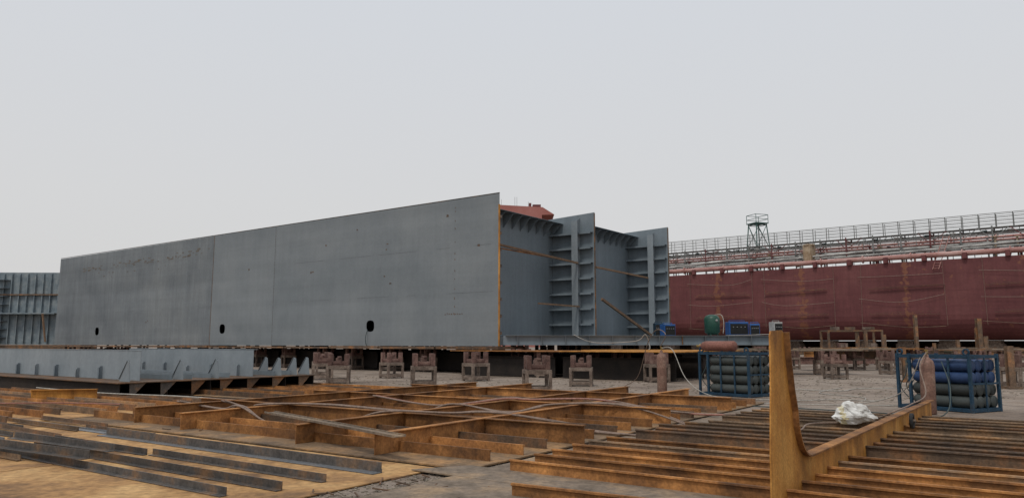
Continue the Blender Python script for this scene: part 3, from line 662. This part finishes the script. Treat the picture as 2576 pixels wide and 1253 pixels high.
angle((-5.0,9.0),3.6,.10,.10,'mill','grey steel angle bar stacked across other bars',flip=-1,dz=.14,dirv=(-.86,.5))
angle((-5.1,9.75),2.6,.09,.10,'mill','short grey steel angle bar stacked on bars',flip=-1,dz=.12,dirv=(-.85,.53))
angle((-7.5,11.2),2.6,.09,.12,'bluesteel',bl,flip=-1,dz=.03)
angle((-4.3,6.6),4,.09,.08,'mill',dk,flip=-1)
rs='thin rusty steel strip lying among other bars'
for x,y,l,dz,dr in((-6.2,9.6,3.5,.03,D1),(-6.6,10.2,3.2,.03,(-.84,.54)),(-7.9,12.0,3.5,.03,D1),(-6.9,11.6,3.0,.05,(-.80,.6)),(-5.6,11.9,2.2,.03,D1),(-7.3,12.75,4.5,.03,D1),(-8.4,13.0,4.5,.03,(-.83,.55)),(-7.0,13.1,2.5,.05,D1)):
    angle((x,y),l,.07,.05,random.choice(['mill','rustdark','bartan']),rs,flip=-1,dz=dz,dirv=dr)
m=MB();m.ext((-1.4,9.45,.335),(-4.05,12.6,.345),[(-.09,0),(.09,0),(.09,.03),(.078,.03),(.078,.012),(-.078,.012),(-.078,.03),(-.09,.03)]);m.obj('channel_bar','dustplate',None,'grey steel channel lying diagonally across rusty girders','steel bar')
m=MB();m.slab([F2(-.9,-.62,.03),F2(3.3,-.75,.02),F2(3.3,-.1,.015),F2(-.5,.0,.03)],(0,0,.014));m.obj('steel_plate','dustplate',None,'narrow rusty steel plate edge on gravel ground','steel plate')
m=MB();m.ext(F2(.9,-1.15,.02),F2(3.3,-1.0,.02),bulb);m.obj('angle_bar','rust',None,'short orange rusty flat bar lying on dirt','steel bar','loose angle bars')
m=MB();m.slab([F2(.3,-2.3,.006),F2(1.1,-2.4,.006),F2(1.0,-1.75,.006),F2(.4,-1.7,.006)],(0,0,.012));m.obj('concrete_slab','chips',None,'pale concrete slab on the dirt','slab')
# ------------------------------------------------------------------ hoses
def hose(pts,r,mt,label,k=8):
    m=MB();m.tube(smooth(pts,k),r,7);return m.obj('hose',mt,None,label,'hose','hoses and cables across the yard')
def hose2(pts,r,mt,label):
    hose(pts,r,mt,label);hose([Vector(p)+Vector((R(-.12,.12),R(-.15,.15),R(0,.01))) for p in pts],r,'hose',label)
hose2([F1(8.6,1,.34),F1(7.6,1.4,.20),F1(6.45,1.0,.345),F1(5.2,.8,.08),F1(4.3,1.6,.1),F1(3.5,1.7,.345),F1(2.5,2.1,.345),F1(1.8,2.6,.345),F1(.9,3.6,.1),F1(.3,3.2,.08),F1(-.3,3.4,.05)],.018,'hose','brown hose draped across rusty girders')
hose2([F1(8.0,1.6,.34),F1(7.2,1.8,.2),F1(6.5,1.4,.345),F1(5.6,2.3,.33),F1(4.2,3.3,.2),F1(3.5,3.6,.345),F1(2.6,4.0,.2),F1(1.9,4.6,.345),F1(.8,5.3,.33),F1(-.6,5.0,.06),F1(-1.3,4.0,.03)],.018,'hose','brown hose draped across rusty girders')
hose2([F1(6.45,4.4,.345),F1(5.1,5.0,.15),F1(3.5,5.2,.35),F1(3.0,5.4,.34),F1(1.9,6.1,.35),F1(.5,6.2,.2),F1(-.2,6.8,.1),F1(-.9,7.4,.1)],.018,'hosered','reddish rubber hose looped over girders')
hose([F3(0,1,.2),F3(1.5,.4,.2),F3(2.8,-.6,.2),F3(4,-.2,.2),F3(5.5,-1.2,.18),F3(7.5,-1.6,.18)],.014,'hosered','red hose lying over flat ribbed panel')
hose([F3(.5,-1.4,.19),F3(2.2,-2.0,.19),F3(3.5,-1.2,.19),F3(5,-2.2,.19),F3(6.0,-1.4,.19),F3(7.6,-2.6,.19)],.014,'hosered','red hose lying over flat ribbed panel')
hose([F3(.8,-2.4,.19),F3(1.6,-1.6,.19),F3(2.6,-2.3,.19),F3(3.0,-3.0,.1),F3(4.4,-2.6,.19),F3(6.4,-3.2,.1)],.012,'hosered','red hose lying over flat ribbed panel')
hose([F3(-1.5,3.0,.2),F3(1,3.1,.2),F3(4,2.6,.2),F3(8,2.7,.2)],.016,'hosewhite','pale hose lying over flat ribbed panel')
hose([(4.52,22.5,1.35),(4.75,22.1,1.3),(5.0,21.6,.5),(5.4,21.0,.1),(6.0,20.2,.02),(7.5,19.6,.02),(8.6,19.9,.02),(9.4,19.3,.02)],.012,'hosewhite','pale hose running from gas cylinder over ground')
hose([(4.5,22.6,1.4),(4.6,22.3,1.75),(4.45,22.9,1.9),(4.3,23.6,1.5),(4.2,25,.4),(3.9,26,.02)],.012,'hose','brown gas hose looping over upright cylinder')
hose([(7.6,23.2,.02),(8.8,24.3,.02),(10.2,23.4,.02),(11.3,24.6,.02),(13,25.0,.02),(14.3,26.6,.02)],.014,'hosewhite','pale hose snaking on dusty ground')
hose([(8.8,16.1,1.2),(8.7,16.8,.4),(8.4,18.4,.02),(9.6,20.5,.02),(9.2,22.5,.02),(11,25,.02)],.012,'hosewhite','pale hose snaking on dusty ground')
hose([(8.85,15.95,1.3),(8.5,15.6,1.0),(8.2,14.9,.5),(7.2,13.6,.40),(6.3,12.4,.39),(6.0,12.9,.16),(5.0,12.6,.17),(4.4,11.6,.17),(3.9,11.5,.17)],.014,'hose','brown hose from cylinder over steel girder')
hose([(9.3,16.2,1.1),(9.1,15.6,.5),(8.6,15.2,.02),(7.8,16.2,.02),(5,18.3,.02),(2,19.4,.03)],.012,'hosedark','dark cable from cylinder rack across the ground')
hose([(11,15.6,.3),(11.3,15.6,.35),(11.8,15.9,.05),(13,16.2,.02)],.012,'hosedark','dark hose beside blue cylinder rack')
hose([(3.0,36.2,1.9),(3.6,35.8,1.6),(4.4,35.7,1.5),(6,35.9,1.6),(6.4,35.7,1.9),(6.6,35.7,1.3),(6.2,34,1.2)],.015,'hosewhite','pale hose hanging from grey panel edge')
hose([(11.5,40,1.9),(12,38,1.9),(13.2,37.2,1.87),(13.5,36.7,1.2),(13.0,36.2,1.25)],.015,'hosewhite','pale hose hanging from grey panel edge')
p=W(9.15,-.05,2.25);hose([p,p+Vector((-.1,-.06,-.5)),p+Vector((-.02,-.08,-.95))],.02,'hosedark','cable hanging from the oval manhole')
hose([(-2,24.2,.02),(1,22,.02),(3.2,21.4,.02),(5.5,19,.02),(9.0,18,.02),(12,18.4,.02)],.012,'hosewhite','pale hose snaking on dusty ground')
# ------------------------------------------------------------------ right background yard items
def rackframe(x,y,w,h,label):
    e=thing('storage_rack',(x,y,0),label,'rack')
    m=MB()
    for sx in(-w/2,w/2):
        for sy in(-.6,.6): m.box((x+sx,y+sy,h/2),(.12,.12,h))
    for z in(.4,1.2,h):
        for sy in(-.6,.6): m.box((x,y+sy,z-.05),(w,.09,.1))
        for sx in(-w/2,w/2): m.box((x+sx,y,z-.05),(.09,1.2,.1))
    m.obj('rack_frame','rustdark',e)
    for i in range(12):
        m=MB();m.box((x+R(-w/2+.2,w/2-.2),y+R(-.4,.4),random.choice([.4,1.2,h])+.12),(R(.2,.6),R(.2,.5),R(.15,.4)),R(0,1))
        m.obj('scrap_piece',random.choice(['standtop','standlow','rustdark']),e)
rackframe(22.2,50,2.4,2.35,'rusty open storage rack loaded with scrap parts')
rackframe(25.0,52,1.1,2.4,'narrow rusty rack beside larger one')
for x,y,h,w in((38,70,4.1,.28),(43.7,70,2.9,.25),(36.4,58,3.4,.34),(45,72,2.6,.22),(16.5,24.8,1.4,.2),(31,62,2.2,.2),(26.6,49,1.9,.2),(33,52,1.9,.18),(29,48.5,1.7,.18),(35,55,2.0,.2),(23.5,41.5,1.5,.14),(15.2,29,1.3,.14)):
    e=thing('steel_post',(x,y,0),'rust-brown upright steel post standing in the yard','post','upright posts in the yard')
    m=MB();m.ext((x,y,0),(x,y,h),[(-w/2,-w/2),(w/2,-w/2),(w/2,-w/2+.04),(.02,-w/2+.04),(.02,w/2-.04),(w/2,w/2-.04),(w/2,w/2),(-w/2,w/2),(-w/2,w/2-.04),(-.02,w/2-.04),(-.02,-w/2+.04),(-w/2,-w/2+.04)]);m.obj('shaft','rustdark',e)
    m=MB();m.box((x,y,.04),(w*2.2,w*2.2,.08));m.obj('foot_plate','rustdark',e)
for i in range(40):
    x=R(18,60);y=R(48,88) if i>12 else R(34,50)
    l=R(2,8);t=R(-.15,.25)
    m=MB();z=R(.1,.6);v=Vector((math.cos(t),math.sin(t),0))*l/2;c=Vector((x,y,z))
    m.ext(c-v,c+v,[(a*2,b*1.6) for a,b in tee]);m.obj('scrap_beam',random.choice(['rust','rustdark','standtop','darkunder','rustdark']),None,'rusty steel beam stored on low blocks in the yard','steel beam','stored beams in the yard')
for i in range(14):
    p=(R(22,60),R(50,80),0);cp(st,p,R(0,1),label='rusty support stand among stored beams')
m=MB()
for i in range(7000):
    k=R(-2,75);o=R(4,13);p=S(k,o,0)
    if mathutils.noise.noise(Vector((k*.25,o*.3,0)))<-.05: continue
    h=R(.15,.65);a=R(0,6.28);w=.05;v=Vector((math.cos(a),math.sin(a),0))*w
    m.add([p-v,p+v,p+Vector((R(-.15,.15),R(-.15,.15),h))],[(0,1,2)])
m.obj('weeds','grass',label='green weeds growing along the ship berth',kind='stuff')
m=MB()
def chip(x,y,z,s_):
    a=R(0,6.28);m.box((x,y,z),(s_*R(.6,2.2),s_*R(.5,1),s_*R(.3,.7)),a)
for i in range(6400):
    if i<2600: p=F1(R(-.9,0),R(-2.5,9),0);chip(p.x+R(-.1,.1),p.y,.004,R(.006,.022))
    elif i<4000: p=FP(R(-1.6,-.0),R(-2.2,.6),0);chip(p.x,p.y,.004,R(.006,.03))
    else: chip(R(-8,20),R(19,34),.005,R(.015,.06))
m.obj('rubble','chips',label='scattered gravel chips and slag on the ground',kind='stuff')
m=MB()
for i in range(110):
    p=F2(R(-.9,1.6),R(-2.2,-.3),.02) if i<45 else F1(R(0,9),R(-.4,10),.045)
    a=R(0,3.14);l=R(.05,.3);m.bar(p,p+Vector((math.cos(a)*l,math.sin(a)*l,R(0,.02))),.015,.012)
m.obj('offcuts','rustdark',label='small steel offcuts and rods scattered around',kind='stuff')
# ------------------------------------------------------------------ world, sun, camera
w=bpy.data.worlds.new('World');sc.world=w;w.use_nodes=True
nt=w.node_tree;N=nt.nodes;L=nt.links;bg=N['Background']
elev=math.radians(60)
sdir=Vector((-.45,-.9,0)).normalized()
sky=N.new('ShaderNodeTexSky');sky.sky_type='NISHITA';sky.sun_disc=False;sky.sun_elevation=elev;sky.sun_rotation=math.atan2(sdir.x,sdir.y)
sky.dust_density=4;sky.air_density=1
tc=N.new('ShaderNodeTexCoord');sep=N.new('ShaderNodeSeparateXYZ');L.new(tc.outputs['Generated'],sep.inputs[0])
rp=N.new('ShaderNodeValToRGB');e=rp.color_ramp.elements
e[0].position=0;e[0].color=(.69,.68,.672,1);e[1].position=.5;e[1].color=(.70,.73,.775,1)
k=e.new(.18);k.color=(.71,.708,.708,1)
L.new(sep.outputs['Z'],rp.inputs['Fac'])
sc1=N.new('ShaderNodeVectorMath');sc1.operation='SCALE';sc1.inputs['Scale'].default_value=10;L.new(rp.outputs['Color'],sc1.inputs[0])
mx=N.new('ShaderNodeMixRGB');mx.inputs[0].default_value=.9;L.new(sky.outputs['Color'],mx.inputs[1]);L.new(sc1.outputs[0],mx.inputs[2])
L.new(mx.outputs[0],bg.inputs['Color']);bg.inputs['Strength'].default_value=.1
sl=bpy.data.lights.new('sun','SUN');sl.energy=1.5;sl.angle=math.radians(10);sl.color=(1,.95,.87)
so=bpy.data.objects.new('sun',sl);col.objects.link(so)
dv=Vector((sdir.x*math.cos(elev),sdir.y*math.cos(elev),math.sin(elev)));so.rotation_euler=dv.to_track_quat('Z','Y').to_euler();so.location=dv*50
cam=bpy.data.cameras.new('camera');cam.lens=26.0;cam.sensor_width=36;cam.clip_end=5000;cam.clip_start=.1
co=bpy.data.objects.new('camera',cam);col.objects.link(co);co.location=(0,0,1.5);co.rotation_euler=(math.radians(90+7.23),0,0);sc.camera=co
sc.view_settings.view_transform='Standard';sc.view_settings.look='None';sc.view_settings.exposure=0
for o in bpy.data.objects:
    if '_w' in o: del o['_w']
